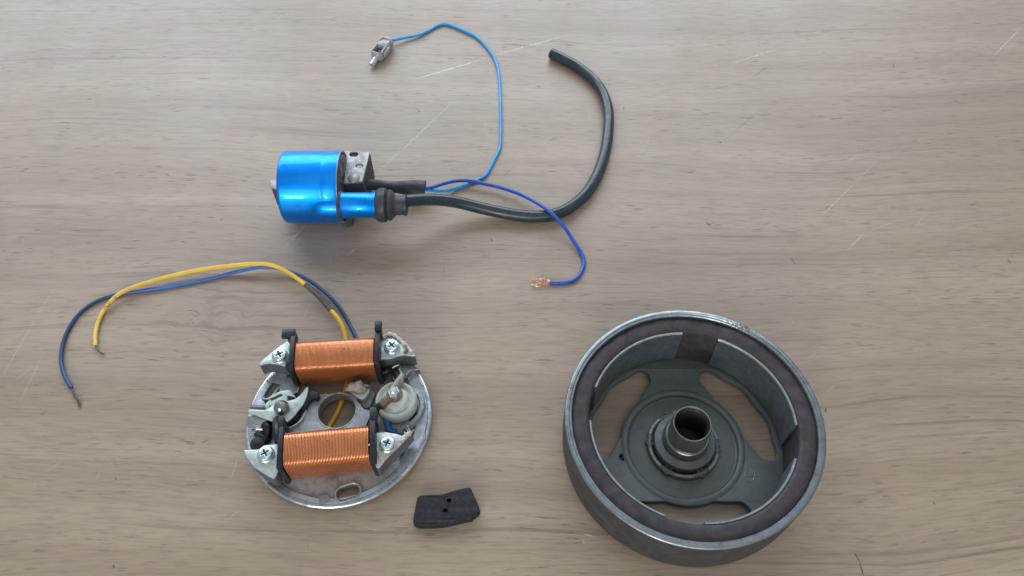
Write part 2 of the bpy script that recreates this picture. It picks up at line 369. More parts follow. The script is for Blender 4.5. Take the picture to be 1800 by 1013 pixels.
def wear_mat(name, col, amt):
    t = NT(name); v = t.coord()
    tr = t.node('ShaderNodeBsdfTransparent'); mx = t.node('ShaderNodeMixShader')
    t.set(col=col, rough=.6)
    f = t.math('MULTIPLY', t.rng(t.noise(v, 420, 3, .6), .30, .58, .30, 1), amt)
    t.l.new(f, mx.inputs[0]); t.l.new(tr.outputs[0], mx.inputs[1]); t.l.new(t.b.outputs[0], mx.inputs[2])
    t.l.new(mx.outputs[0], t.n['Material Output'].inputs['Surface']); return t.m
wmats = {}
rnd = random.Random(77)
for (cx_, cy_, w_, h_, n_) in ((1430, 230, 260, 180, 16), (70, 560, 90, 150, 7), (900, 210, 240, 120, 8), (520, 470, 90, 90, 4), (1500, 640, 220, 160, 6), (250, 860, 200, 90, 5)):
    for _ in range(n_):
        x_, y_ = cx_ + rnd.uniform(-w_, w_), cy_ + rnd.uniform(-h_, h_); l_ = rnd.uniform(6, 42); a_ = rnd.gauss(-.85, .35)
        LIGHT.append((x_, y_, x_ + l_ * math.cos(a_), y_ + l_ * math.sin(a_), rnd.uniform(.00018, .00034), rnd.uniform(.18, .5)))
rnd = random.Random(31)
for segs, nm, col in ((LIGHT, 'scratch', (.88, .85, .82)), (DARK, 'speck', (.075, .058, .046))):
    for (x0, y0, x1, y1, wd, amt) in segs:
        A, B_ = P(x0, y0), P(x1, y1); d = B_ - A; ln = max(d.length, 1e-5); d = d / ln if ln > 1e-5 else Vector((1, 0, 0)); nrm = Vector((-d.y, d.x, 0))
        k = round(amt * (6.2 if nm == 'scratch' else 7.5)); wd = wd * (1.25 if nm == 'scratch' else 1.0); key = (nm, k)
        if key not in wmats: wmats[key] = wear_mat(nm + '_mark_%d' % k, col, min(1, k / 10))
        n_ = max(4, int(ln / .0015)); vs_, fs_ = [], []; ext = wd * .8; wander = 0.0
        for i in range(n_ + 1):
            u = i / n_; tp = max(.12, min(1, 4 * u * (1 - u) + .05)) if ln > .004 else max(.15, math.sqrt(max(0, 1 - (2 * u - 1) ** 2)))
            wander += rnd.uniform(-1, 1) * wd * .22; h_ = wd * .5 * tp * rnd.uniform(.6, 1.25)
            c_ = A + d * (-ext + (ln + 2 * ext) * u) + nrm * wander + Vector((0, 0, .00004))
            vs_ += [c_ + nrm * h_, c_ - nrm * h_]
        for i in range(n_): fs_.append((2 * i, 2 * i + 1, 2 * i + 3, 2 * i + 2))
        MB().add(vs_, fs_).build(nm if nm == 'scratch' or ln < .006 else 'dark_scratch', wmats[key], table)

# ------------------------------------------------------------------ flywheel
FC = Vector((.0739, .1414, 0)); fx, fy = FC.x, FC.y
fly = empty('flywheel', FC, 'dark grey steel magneto flywheel lying open side up with three openings', 'flywheel')
body = [(.0440, .0016), (.0470, .0004), (.0490, .0006), (.0507, .0016), (.0516, .0034), (.0522, .0070), (.0525, .014), (.0526, .0290), (.05255, .0298)]
MB().lathe(body + [(.0500, .0298), (.0494, .0240), (.0494, .0040), (.0440, .0040)], FC, seg=160).build('rim_wall', M['rim_side'], fly, smooth=35)
MB().lathe([(.05255, .02985), (.0523, .0303), (.0519, .0305), (.0508, .0305), (.0505, .0301), (.0498, .0301), (.0495, .0297), (.0495, .0275), (.0499, .0275)], FC, seg=160).build('rim_edge', M['rim_top'], fly, smooth=35, label='bare bright steel edge of the rim')
mg = MB(); n = 240
prof = [(.0494, .0282), (.0488, .0286), (.0465, .0288), (.0440, .0287), (.0429, .0284), (.04245, .0276), (.04245, .0042), (.0494, .0042)]
rnd = random.Random(4)
mg.lathe(prof, FC, seg=n)
for i in range(n):
    w = .00018 * math.sin(i * .21) + .00012 * math.sin(i * .77 + 1) + rnd.uniform(-.00008, .00008)
    for k in range(0, 6):
        j = i * len(prof) + k; x, y, z = mg.v[j]; mg.v[j] = (x, y, z + w)
mg.build('magnet_ring', M['magnet'], fly, smooth=50, label='dark purple grey ring of magnets inside the rim')
for a0, a1 in ((89.3, 157.8), (-2.0, 68.0), (179.2, 248.0), (-91.0, -22.4)):
    sh = MB().lathe([(.04240, .0062), (.04135, .0062), (.04135, .0270), (.04145, .0275), (.04225, .0275), (.04250, .0270)], FC, seg=40, a0=a0, a1=a1).build('pole_shoe', M['shoe'], fly, smooth=35)
    MB().lathe([(.04138, .02725), (.04250, .02725), (.04250, .0278), (.04225, .02815), (.04165, .02815), (.04138, .0278)], FC, seg=40, a0=a0, a1=a1).build('bare_edge', M['shoe_edge'], sh, smooth=35)
# the web with its three kidney openings and a locating hole
def polar(r, a): return (fx + r * math.cos(math.radians(a)), fy + r * math.sin(math.radians(a)))
holes = []
for c in (30, 150, 270):
    o = []
    for da in range(-22, 23, 4): o.append(polar(.0268, c + da))
    o += [polar(.0285, c + 28.5), polar(.0303, c + 34), polar(.0318, c + 38), polar(.0332, c + 40.3), polar(.0350, c + 41.2), polar(.0372, c + 41), polar(.0390, c + 39.5), polar(.0400, c + 36.5)]
    for da in range(33, -34, -6): o.append(polar(.0405 - .0005 * (1 + math.sin(da * 1.3 + c)), c + da))
    o += [polar(.0400, c - 36.5), polar(.0390, c - 39.5), polar(.0372, c - 41), polar(.0350, c - 41.2), polar(.0332, c - 40.3), polar(.0318, c - 38), polar(.0303, c - 34), polar(.0285, c - 28.5)]
    holes.append(smooth_loop(o, 3))
holes.append(circle(polar(.02696, -168.1), .0017, 24)); holes.append(circle((fx, fy), .0237, 96))
plate('web', [circle((fx, fy), .0448, 128)] + holes, .0012, .0042, M['steel_dark'], fly, .00025)
MB().lathe([(.0237, .0036), (.0234, .0027), (.0228, .0023), (.0160, .0030), (.0130, .0031), (.0130, .0008), (.0240, .0008), (.0240, .0036)], FC, seg=128).build('recessed_disc', M['steel_dark'], fly, smooth=35)
MB().lathe([(.0268, .0041), (.0258, .0046), (.0244, .0047), (.0238, .0043), (.0237, .0034), (.0268, .0034)], FC, seg=128).build('web_collar', M['steel_dark'], fly, smooth=60)
MB().lathe([(.0, .0302), (.0, .0010), (.0130, .0010), (.0130, .0070), (.0126, .0086), (.0118, .0090), (.0102, .0096), (.0098, .0094), (.0096, .0102), (.0096, .0138), (.0094, .0146), (.0090, .0150), (.0086, .0150), (.0084, .0156), (.0083, .0246), (.0081, .0256), (.0078, .0261), (.0074, .0261), (.0071, .0255), (.0070, .0250), (.0069, .0060), (.0, .0060)][1:], FC, seg=96).build('hub', M['hub'], fly, smooth=30)
MB().lathe([(.0129, .0072), (.0131, .0082), (.0128, .0088), (.0115, .0092), (.0101, .0098), (.0099, .0092), (.0099, .0072)], FC, seg=96).build('hub_flange', M['steel_dark'], fly, smooth=35)
MB().lathe([(.0, .0062), (.00702, .0062), (.00698, .0246), (.0067, .0242), (.0066, .0068), (.0, .0068)], FC, seg=64).build('hub_bore', M['bore'], fly, smooth=35)
MB().lathe([(.0157, .0030), (.0157, .0046), (.0153, .0052), (.0140, .0054), (.0135, .0049), (.0133, .0030)], FC, seg=96).build('staked_ring', M['steel_dark'], fly, smooth=50)
for k in range(6):
    a = 175 + 60 * k
    c = Vector((*polar(.0143, a), 0))
    MB().lathe([(.0020, .0030), (.0020, .0050), (.0018, .0054), (.0015, .0054), (.0013, .0050), (.0013, .0044), (.0, .0044), (.0, .0030)], c, seg=24).build('stake', M['steel_dark'], fly, smooth=40)
    MB().lathe([(.0142, .0052), (.0154, .0050), (.0153, .0055), (.0143, .0057)], FC, seg=14, a0=a + 13, a1=a + 47).build('worn_land', M['stake'], fly, smooth=40)
mk = MB()
for pts in ([(1312, 829), (1309, 835), (1312, 843), (1318, 847), (1326, 846)], [(1315, 838), (1320, 837), (1325, 840), (1324, 844)], [(1320, 824), (1321, 832), (1326, 829), (1327, 836)], [(1334, 834), (1335, 838)]):
    mk.tube(smooth_path(W(*[(x, y, .0042) for x, y in pts]), .0004), .00018, 6)
mk.build('scribed_mark', M['stake'], fly, label='faint hand scribed mark on the web')

# ------------------------------------------------------------------ stator
STATOR = Vector((-.0761, .1539, 0)); sx, sy = STATOR.x, STATOR.y; S2 = (sx, sy)
M['wire_yellow'] = yellow_pvc(); M['wire_faded'] = faded_blue()
st = empty('stator_plate', STATOR, 'round cast aluminium stator plate carrying two copper wound coils and contact breaker', 'stator')
ZP = .0048
slots = [slot(XY([(481, 677)], ZP)[0], XY([(470, 692)], ZP)[0], .0024), slot(XY([(727, 666)], ZP)[0], XY([(732, 679)], ZP)[0], .0020),
         slot(XY([(732, 768)], ZP)[0], XY([(712, 806)], ZP)[0], .0028), slot(XY([(603, 868)], ZP)[0], XY([(620, 862)], ZP)[0], .0026)]
under = XY([(535, 676), (528, 640), (560, 612), (640, 606), (655, 640), (648, 680), (630, 690), (590, 692), (552, 694)], ZP)
plate('base_plate', [circle(S2, .0392, 128)] + slots + [circle(P(592, 722, .0098)[:2], .0086, 48), smooth_loop(under, 4)], .0026, ZP - .0006, M['alu_floor'], st, .0003)
# the turned outer lip, with a groove
MB().lathe([(.0362, .0026), (.0362, .0043), (.0366, .0049), (.0386, .0049), (.0389, .0044), (.0393, .0044), (.0396, .0049), (.0402, .0049), (.0406, .0045), (.0407, .0036), (.0404, .0026), (.0396, .0022)], STATOR, seg=160, a0=228, a1=318).build('rim_lip', M['alu_lip'], st, smooth=35)
MB().lathe([(.0340, .0026), (.0340, .0048), (.0346, .0054), (.0388, .0054), (.0392, .0048), (.0397, .0048), (.0402, .0047), (.0406, .0043), (.0407, .0034), (.0404, .0026), (.0396, .0022)], STATOR, seg=60, a0=318, a1=394).build('rim_lip', M['alu_lip'], st, smooth=35)
MB().lathe([(.0362, .0026), (.0362, .0048), (.0366, .0053), (.0388, .0053), (.0392, .0048), (.0397, .0048), (.0402, .0047), (.0406, .0043), (.0407, .0034), (.0404, .0026), (.0396, .0022)], STATOR, seg=90, a0=34, a1=228).build('rim_lip', M['alu_lip'], st, smooth=35)
for i, (a, b, r) in enumerate((((481, 677), (470, 692), .0036), ((727, 666), (732, 679), .0032), ((732, 768), (712, 806), .0042), ((603, 868), (620, 862), .0040))):
    A, B_ = XY([a], ZP)[0], XY([b], ZP)[0]
    plate('slot_boss', [slot(A, B_, r), slot(A, B_, r - .0014)], .0030, .0052, M['alu'], st, .0005)
plate('cast_pad', [XY([(559, 871), (578, 869), (582, 884), (562, 887)], ZP)], .0036, .0050, M['alu_floor'], st, .0002)
# feet under the plate keep it off the wires
for a in (20, 95, 165, 235, 300):
    MB().lathe([(.0, 0), (.003, 0), (.003, .003), (.0, .003)], (sx + .0345 * math.cos(math.radians(a)), sy + .0345 * math.sin(math.radians(a)), 0), seg=20).build('plate_foot', M['alu_floor'], st)
# central platform with the shaft hole
ZC = .0098
HC = P(592, 722, ZC)
plate('centre_platform', [XY([(488, 772), (484, 742), (498, 712), (540, 700), (560, 692), (624, 692), (628, 704), (640, 719), (655, 722), (640, 756), (630, 770), (560, 776)], ZC), circle(HC[:2], .0081, 64)], .0060, ZC, M['alu_mid'], st, .0003)
MB().lathe([(.0081, 0), (.0081, .0001), (.0083, .0002), (.0086, .0002), (.0089, .0001), (.0091, 0)], (HC.x, HC.y, ZC - .0001), seg=64).build('shaft_hole_rim', M['alu_mid'], st, smooth=50)
plate('platform_wing', [XY([(655, 722), (668, 700), (700, 700), (720, 740), (705, 762), (640, 762), (638, 756)], .0080)], .0040, .0080, M['alu_floor'], st, .0004)
plate('cast_shelf', [XY([(467, 668), (486, 655), (508, 655), (530, 668), (524, 690), (500, 700), (478, 706), (490, 690), (492, 676)], .0070)], .0036, .0070, M['alu'], st, .0006)
plate('cast_shelf', [XY([(438, 728), (476, 742), (486, 750), (484, 790), (452, 792), (439, 770)], .0060)], .0036, .0060, M['alu'], st, .0006)
plate('cast_shelf', [XY([(690, 640), (722, 634), (738, 650), (722, 652), (712, 664), (690, 668)], .0075)], .0036, .0075, M['alu'], st, .0006)

ZL = .0165
a1, b1 = Vector((-.09545, .1770, 0)), Vector((-.0607, .1794, 0)); d1 = (b1 - a1).normalized()
a2, b2 = Vector((-.0938, .1331, 0)), Vector((-.0587, .1365, 0)); d2 = (b2 - a2).normalized()
def horned_core(left, right, a, b, z0=.0080):
    """left and right pole horns, joined by the bar that runs through the winding"""
    d = (b - a).normalized(); n = Vector((-d.y, d.x, 0)) * .0048
    bar = lambda p, s_: tuple((p + n * s_)[:2])
    poly = XY(left, ZL) + [bar(a, -1), bar(b, -1)] + XY(right, ZL) + [bar(b, 1), bar(a, 1)]
    o = plate('coil_core', [poly], z0, ZL - .0007, M['lam'], st, .00015, 'dark laminated steel core')
    finish('core_face', plate_mesh('core_face', [poly], ZL - .0007, ZL, .0002), M['zinc'], o, 30, 'pale zinc plated top sheet of the core')
horned_core([(505, 600), (492, 608), (478, 619), (465, 630), (455, 640), (458, 643), (464, 640), (474, 638.5), (486, 640), (497, 643), (508, 645)],
    [(671, 632), (687, 630.5), (697, 626.5), (710, 624), (726, 626), (730, 625), (720, 613), (710, 603), (699, 595), (690, 589.5), (680, 587.5), (671, 590)], a1, b1)
horned_core([(485, 781), (464, 783), (455, 790), (435, 791), (428, 791), (435, 807), (447, 822), (464, 833), (481, 842), (485, 838), (487, 832)],
    [(662, 822), (667, 822), (677, 810), (687, 799), (704, 783), (719, 767), (725, 760), (722, 758), (706, 766), (697, 763), (680, 760), (660, 761)], a2, b2)
for x, y in ((490, 628), (688, 612), (466, 801), (680, 785)):
    MB().lathe([(.0, .003), (.0045, .003), (.0042, .0081), (.0, .0081)], (*P(x, y, ZL)[:2], 0), seg=24).build('core_boss', M['alu'], st)

# windings: one wire wound in turns round a rounded box
def winding(cl, cr, hw, z0, z1, turns, wr, seed):
    rnd = random.Random(seed); cl, cr = Vector(cl), Vector(cr); ax = (cr - cl); L = ax.length; ax.normalize(); sd = Vector((0, 0, 1)).cross(ax).normalized()
    hz = (z1 - z0) / 2; zc = (z0 + z1) / 2; rc = .0038; sect = []
    for qx, qz, a0 in ((1, 1, 0), (-1, 1, 90), (-1, -1, 180), (1, -1, 270)):
        for i in range(6):
            a = math.radians(a0 + 18 * i); sect.append((qx * (hw - rc) + rc * math.cos(a), qz * (hz - rc) + rc * math.sin(a)))
    path = []; n = len(sect); off = 0
    for t in range(turns):
        nxt = rnd.uniform(-.04, .04)
        g = rnd.uniform(0, wr * .22)
        for i, (p, q) in enumerate(sect):
            u = (t + i / n + off + (nxt - off) * i / n + .5) / (turns + 1)
            k = 1 + g / hw
            path.append(Vector((cl.x, cl.y, 0)) + ax * (u * L) + sd * (p * k) + Vector((0, 0, zc + q * k)))
        off = nxt
    o = MB().tube(path, wr, 6).build('winding', M['copper'], st, smooth=70)
    m = MB(); v = []; f = []
    for e in (0.2, L - .0002):
        e = .0004 if e == .2 else L - .0004
        v += [Vector((cl.x, cl.y, 0)) + ax * e + sd * (p * .955) + Vector((0, 0, zc + q * .955)) for p, q in sect]
    f = [(i, (i + 1) % n, n + (i + 1) % n, n + i) for i in range(n)] + [tuple(range(n)), tuple(range(n, 2 * n))]
    m.add(v, f).build('winding_under_layer', M['groove_shade'], o)
    return o
def flange(c, ax, hw, z0, z1, th, tabs=()):
    """black bobbin cheek: rounded plate across the coil axis, with lugs"""
    c = Vector((c[0], c[1], 0)); ax = Vector((ax[0], ax[1], 0)).normalized(); sd = Vector((0, 0, 1)).cross(ax)
    m = MB(); m.box(c + Vector((0, 0, (z0 + z1) / 2)), ax, sd, Vector((0, 0, 1)), th / 2, hw, (z1 - z0) / 2)
    for (da, ds, dz, ha, hs, hz) in tabs: m.box(c + ax * da + sd * ds + Vector((0, 0, dz)), ax, sd, Vector((0, 0, 1)), ha, hs, hz)
    return m.build('bobbin_cheek', M['bobbin'], st, bevel=.0006)
ZT = .0208
winding(a1, b1, .0075, .0040, ZT, 66, .000228, 1)
winding(a2, b2, .0076, .0038, ZT, 57, .000268, 2)
flange(a1 - d1 * .0012, d1, .0090, .0036, .0222, .0023, [(-.0022, .0102, .0212, .0030, .0022, .0011), (-.0006, .0088, .0190, .0018, .0022, .0026), (-.0014, -.0030, .0180, .0016, .0030, .0014)])
flange(b1 + d1 * .0013, d1, .0088, .0036, .0222, .0024, [(.0004, .0108, .0222, .0016, .0026, .0012), (.0004, .0090, .0195, .0014, .0020, .0024)])
flange(a2 - d2 * .0011, d2, .0092, .0030, .0218, .0021, [(-.0004, .0110, .0196, .0012, .0034, .0016), (-.0010, .0126, .0150, .0016, .0020, .0040)])
flange(b2 + d2 * .0013, d2, .0092, .0030, .0218, .0025, [(.0003, .0110, .0200, .0015, .0034, .0018)])

# cross head screws with washers
def cross_outline(c, r, w, rot):
    o = []
    for k in range(4):
        a = rot + math.pi / 2 * k
        ca, sa = math.cos(a), math.sin(a)
        for u, v in ((w, -w), (r, -w * .8), (r, w * .8), (w, w)): o.append((c[0] + u * ca - v * sa, c[1] + u * sa + v * ca))
    return o
def screw(x, y, rot, washer=True):
    zh = ZL + .0011 if washer else ZL; c = P(x, y, ZL + .0025)
    if washer: MB().lathe([(.0012, 0), (.0036, 0), (.0036, .0008), (.0033, .0011), (.0012, .0011)], (c.x, c.y, ZL + .00005), seg=40).build('washer', M['screw'], st, smooth=35)
    me = plate_mesh('screw_head', [circle(c[:2], .0031, 40), cross_outline(c, .00175, .00036, rot)], zh, zh + .0020, .00045, 3)
    for v in me.vertices:   # pan head: the crown falls away to the edge
        r = math.hypot(v.co.x - c.x, v.co.y - c.y)
        if v.co.z > zh + .001: v.co.z -= .00055 * (r / .0031) ** 2
    o = finish('screw', me, M['screw'], st, 40)
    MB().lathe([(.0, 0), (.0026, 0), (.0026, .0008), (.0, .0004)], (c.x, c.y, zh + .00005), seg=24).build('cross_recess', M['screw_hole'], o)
screw(490.5, 623, .55); screw(688.5, 607, .75); screw(465.5, 796.5, .6); screw(680.5, 779, 1.25)

# condenser with cream cap, nut and lugs
CC = P(697, 706, .0120); cz = (CC.x, CC.y, 0)
MB().lathe([(.0, .003), (.0088, .003), (.0088, .0092), (.0085, .0096), (.0, .0096)], cz, seg=64).build('condenser_can', M['alu'], st, smooth=35)
MB().lathe([(.0, .0094), (.0090, .0094), (.0091, .0100), (.0090, .0132), (.0086, .0142), (.0078, .0146), (.0072, .0140), (.0066, .0134), (.0060, .0136), (.0056, .0142), (.0052, .0150), (.0044, .0154), (.0, .0154)], cz, seg=64).build('condenser_cap', M['cream'], st, smooth=50)
NC = Vector((P(691.5, 687, .0195).x, P(691.5, 687, .0195).y, 0))
MB().lathe([(.0, .0150), (.0036, .0150), (.0036, .0160), (.0, .0160)], NC, seg=32).build('terminal_washer', M['rust'], st)
MB().lathe([(.0, .0160), (.0029, .0160), (.0029, .0184), (.0025, .0190), (.0, .0190)], NC, seg=6).build('terminal_nut', M['screw'], st, smooth=20)
MB().lathe([(.0, .0188), (.0017, .0188), (.0017, .0200), (.0012, .0205), (.0, .0205)], NC, seg=24).build('terminal_stud', M['tin'], st)
lug = MB()
lug.tube(W((692, 686, .0160), (698, 676, .0162), (703, 668, .0164), (707, 660, .0158)), [.0022, .0019, .0017, .0013], 10)
lug.build('terminal_lug', M['grease'], st, label='crusted terminal lug')
lug = MB(); lug.tube(W((690, 693, .0158), (683, 701, .0158), (677, 707, .0154), (671, 713, .0146)), [.0016, .0019, .0021, .0018], 10)
lug.build('terminal_lug', M['rust'], st, label='rust brown terminal lug')
MB().tube(smooth_path(W((674, 711, .0150), (665, 716, .0140), (659, 726, .0125), (657, 740, .0105), (659, 757, .0085))), .0017, 12).build('condenser_lead', M['bobbin'], st, label='black lead bending under the front coil')
MB().tube(smooth_path(W((674, 716, .0125), (677, 728, .0110), (681, 742, .0095), (685, 758, .0085), (697, 760, .0085))), .0015, 12).build('condenser_lead', M['wire_navy'], st, label='dark blue lead beside the condenser')
MB().tube(smooth_path(W((707, 660, .0158), (703, 650, .0140), (704, 645, .012))), .0005, 8).build('bare_lead', M['tin'], st)
MB().tube(smooth_path(W((690, 647, .0135), (697, 643, .0140), (701, 642, .0135))), .0004, 8).build('bare_lead', M['tin'], st)
MB().tube(smooth_path(W((700, 664, .0120), (697, 657, .0112), (690, 652, .0105), (680, 652, .0098), (668, 658, .009))), .0016, 10).build('condenser_lead', M['bobbin'], st, label='black lead behind the condenser')
MB().tube(smooth_path(W((713, 660, .0098), (718, 653, .0096), (722, 651, .009))), .0005, 8).build('bare_lead', M['tin'], st)
# raised crescent beside the condenser
MB().lathe([(.0096, .004), (.0096, .0082), (.0099, .0086), (.0116, .0086), (.0119, .0082), (.0119, .004)], cz, seg=40, a0=-75, a1=35).build('condenser_seat', M['alu'], st, smooth=40)

# contact breaker
ZA = .0135
arm = [(437, 720), (450, 720), (465, 720.5), (474, 716), (482, 711.5), (492, 708), (502, 705), (512, 703.5), (519, 701), (526, 696), (532, 689), (536, 683), (539, 680), (541.5, 681), (541.5, 687), (539.5, 696), (535, 707), (530, 715), (524, 722), (518, 730), (512, 736), (506, 741), (500, 743), (490, 743), (480, 741), (468, 737), (457, 733), (445, 728), (438, 725.5)]
plate('breaker_arm', [smooth_loop(XY(arm, ZA), 3)], ZA - .0012, ZA, M['zinc'], st, .00025, 'pale crescent shaped breaker arm')
pc = P(496, 719, ZA)
MB().lathe([(.0, -.006), (.0033, -.006), (.0033, .0018), (.0030, .0026), (.0021, .0036), (.0017, .0040), (.0, .0041)], (pc.x, pc.y, ZA), seg=40).build('pivot_pin', M['hub'], st, smooth=28)
MB().lathe([(.0, .0060), (.0074, .0060), (.0074, .0110), (.0070, .0117), (.0, .0117)], (P(500, 722, .0115).x, P(500, 722, .0115).y, 0), seg=48).build('fibre_bush', M['bobbin'], st)
MB().lathe([(.0082, .0080), (.0085, .0080), (.0085, .0112), (.0082, .0112)], (P(503, 722, .011).x, P(503, 722, .011).y, 0), seg=40, a0=-100, a1=25).build('breaker_spring', M['tin'], st)
plate('rubbing_block', [smooth_loop(XY([(541, 690), (545, 686), (552, 686), (560, 690), (561, 697), (557, 702), (552, 700), (547, 703), (542, 708), (536, 718), (532, 722), (534, 708)], .0125), 3)], .0085, .0125, M['bobbin'], st, .0005)
plate('contact_bracket', [smooth_loop(XY([(476, 700), (486, 690), (500, 686), (510, 685), (516, 692), (520, 703), (500, 712), (470, 720), (466, 712)], .0108), 3)], .0080, .0108, M['zinc'], st, .0004)
ec = P(489, 704, .0125)
MB().lathe([(.0, .0100), (.0042, .0100), (.0042, .0118), (.0038, .0124), (.0, .0124)], (ec.x, ec.y, 0), seg=32).build('adjusting_screw', M['zinc'], st, smooth=35)
so = XY([(474, 701), (494, 692), (497, 695), (477, 705)], .0125)
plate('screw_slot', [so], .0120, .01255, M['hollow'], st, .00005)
nb = P(455, 713, .0105)
MB().lathe([(.0, .0050), (.0034, .0050), (.0034, .0090), (.0, .0090)], (nb.x, nb.y, 0), seg=24).build('contact_post', M['bobbin'], st)
MB().lathe([(.0, .0090), (.0030, .0090), (.0030, .0102), (.0026, .0107), (.0, .0107)], (nb.x, nb.y, 0), seg=24).build('contact_post_cap', M['tin'], st, smooth=35)
nb = P(451, 719, .0095)
MB().tube([P(441, 718, .0100), P(464, 719, .0100)], .0016, 12).build('contact_point', M['lam'], st)
# spring post, wire clip and leads at the left edge
MB().box(P(455, 742, .0090), Vector((1, 0, 0)), Vector((0, .98, .2)), Vector((0, -.2, .98)), .0045, .0026, .0022).build('terminal_block', M['alu'], st, bevel=.0006)
MB().tube([P(434.5, 751, .0085), P(449, 751, .0085)], .00055, 8).build('terminal_pin', M['tin'], st)
MB().tube([P(451, 753, .0088), P(463, 754, .0088)], [.0012, .0012], 10).build('terminal_pin', M['tin'], st)
MB().tube(smooth_path(W((463, 750, .0090), (467, 747, .0105), (471, 751, .0110), (471, 762, .0095), (468, 772, .0080), (460, 780, .0075))), .0016, 12).build('breaker_lead', M['bobbin'], st)
MB().tube(smooth_path(W((450, 763, .0080), (458, 767, .0082), (466, 770, .0082))), .0013, 10).build('insulator', M['bobbin'], st)
MB().lathe([(.0, .006), (.0032, .006), (.0030, .0090), (.0, .0094)], (P(453, 781, .008).x, P(453, 781, .008).y, 0), seg=20).build('insulator', M['bobbin'], st)
MB().tube(smooth_path(W((487, 738, .0140), (486, 746, .0165), (487, 756, .0180), (489, 770, .0185), (490, 776, .0180))), .0018, 12).build('breaker_lead', M['bobbin'], st)
MB().tube(smooth_path(W((483, 740, .0140), (482, 752, .0160), (482, 768, .0180), (484, 774, .0190), (489, 775.5, .0195), (494, 771, .0205), (497, 764, .0212))), .00026, 6).build('winding_end', M['copper_bare'], st)
MB().tube(smooth_path(W((491, 742, .0150), (493, 748, .0155), (492, 755, .0150))), .0007, 8).build('breaker_clip', M['tin'], st)
MB().tube(smooth_path(W((648, 783, .0212), (653, 780, .0215), (659, 780.5, .0195), (662, 788, .0175), (666, 800, .0172), (669, 809, .0171), (674, 811, .0171), (684, 801, .0171), (697, 787, .0171), (709, 776, .0171))), .00027, 6).build('winding_end', M['copper_bare'], st)
# frayed paper on the wire ends
rnd = random.Random(9)
def frayed(name, pts, r, strands, spread):
    m = MB(); base = smooth_path(W(*pts), .0008); m.tube(base, [r * rnd.uniform(.55, 1.25) for _ in base], 8)
    for k in range(strands):
        i = rnd.randrange(len(base)); p = base[i]; q = p + Vector((rnd.uniform(-1, 1), rnd.uniform(-1, 1), rnd.uniform(-.1, .8))) * spread
        m.tube([p, (p + q) / 2 + Vector((rnd.uniform(-1, 1), rnd.uniform(-1, 1), 0)) * spread * .2, q], [.00022, .00018, .0001], 5)
    return m.build(name, M['paper'], st, smooth=60)
frayed('paper_insulation', [(674, 594, .0168), (681, 588, .0172), (690, 588, .0172), (700, 595, .0170), (710, 604, .0170), (718, 612, .0170), (723, 619, .0170)], .0010, 16, .0022)
frayed('paper_insulation', [(706, 776, .0171), (711, 769, .0172), (716, 763, .0174), (722, 759, .0174)], .0009, 18, .0022)
MB().tube(smooth_path(W((714, 609, .0172), (714, 616, .0172), (711, 621, .0172))), .0008, 8).build('winding_end', M['rust'], st)
# lump of old grease on the oiling felt
def lump(name, c, r, sq, mat, seed, amp=.32):
    bm = bmesh.new(); bmesh.ops.create_icosphere(bm, subdivisions=3, radius=1); rr = random.Random(seed)
    ph = [(Vector((rr.uniform(-1, 1), rr.uniform(-1, 1), rr.uniform(-1, 1))).normalized(), rr.uniform(3, 9), rr.uniform(0, 6)) for _ in range(7)]
    for v in bm.verts:
        k = 1 + amp * sum(math.sin(d.dot(v.co) * f + p) for d, f, p in ph) / 3
        v.co = Vector(c) + Vector((v.co.x * sq[0], v.co.y * sq[1], v.co.z * sq[2])) * (r * k)
    me = bpy.data.meshes.new(name); bm.to_mesh(me); bm.free(); return finish(name, me, mat, st, 0)
lump('oiling_felt', P(628, 682, .0125), .0042, (1.1, .6, .55), M['grease'], 3)
plate('felt_bracket', [smooth_loop(XY([(613, 682), (640, 680), (650, 684), (644, 697), (636, 702), (622, 694)], .0112), 3)], .0070, .0112, M['zinc'], st, .0004)
plate('felt_bracket', [XY([(622, 694), (650, 684), (660, 690), (650, 716), (641, 718), (630, 708)], .0070)], .0040, .0070, M['alu_floor'], st, .0004)
# coil leads: under the plate, out behind the far coil, and along the table
ry = .00102
MB().tube(smooth_path(W((572, 762, ry), (583, 742, ry), (595, 720, ry), (606, 690, ry), (612, 660, ry), (612, 625, ry), (608, 598, ry), (603, 578, ry + .0015), (594, 560, ry + .003), (581, 545, ry + .0035),
    (560, 521, ry + .004), (540, 503, ry + .005), (520, 488, ry + .005), (498, 474, ry + .005), (475, 466, ry + .005), (450, 464, ry + .005), (420, 466, ry + .004), (370, 472, ry + .003), (320, 481, ry + .002), (270, 494, ry + .002), (230, 507, ry + .0025), (207, 519, ry + .002), (188, 538, ry + .001), (175, 560, ry), (168, 585, ry), (167.5, 608, ry))), ry, 14).build('coil_lead', M['wire_yellow'], st, label='yellow coil lead with a stained free end')
sl = smooth_path(W((582, 546, ry + .0035), (571, 533.5, ry + .0037), (560, 521, ry + .004), (549, 511, ry + .0046), (537, 500.5, ry + .005)))
MB().tube(sl, .00125, 14).build('lead_sleeve', surface('grey_heat_sleeve', (.075, .082, .075), .6, 0, .3, 700, .3), st, label='short dark grey sleeve on the yellow lead')
MB().tube(smooth_path(W((168, 607, ry), (171, 614, ry), (176, 619, ry + .0002), (183, 623, ry)), .0006), .00042, 7).build('bare_strand', M['tinned'], st)
rb = .00092
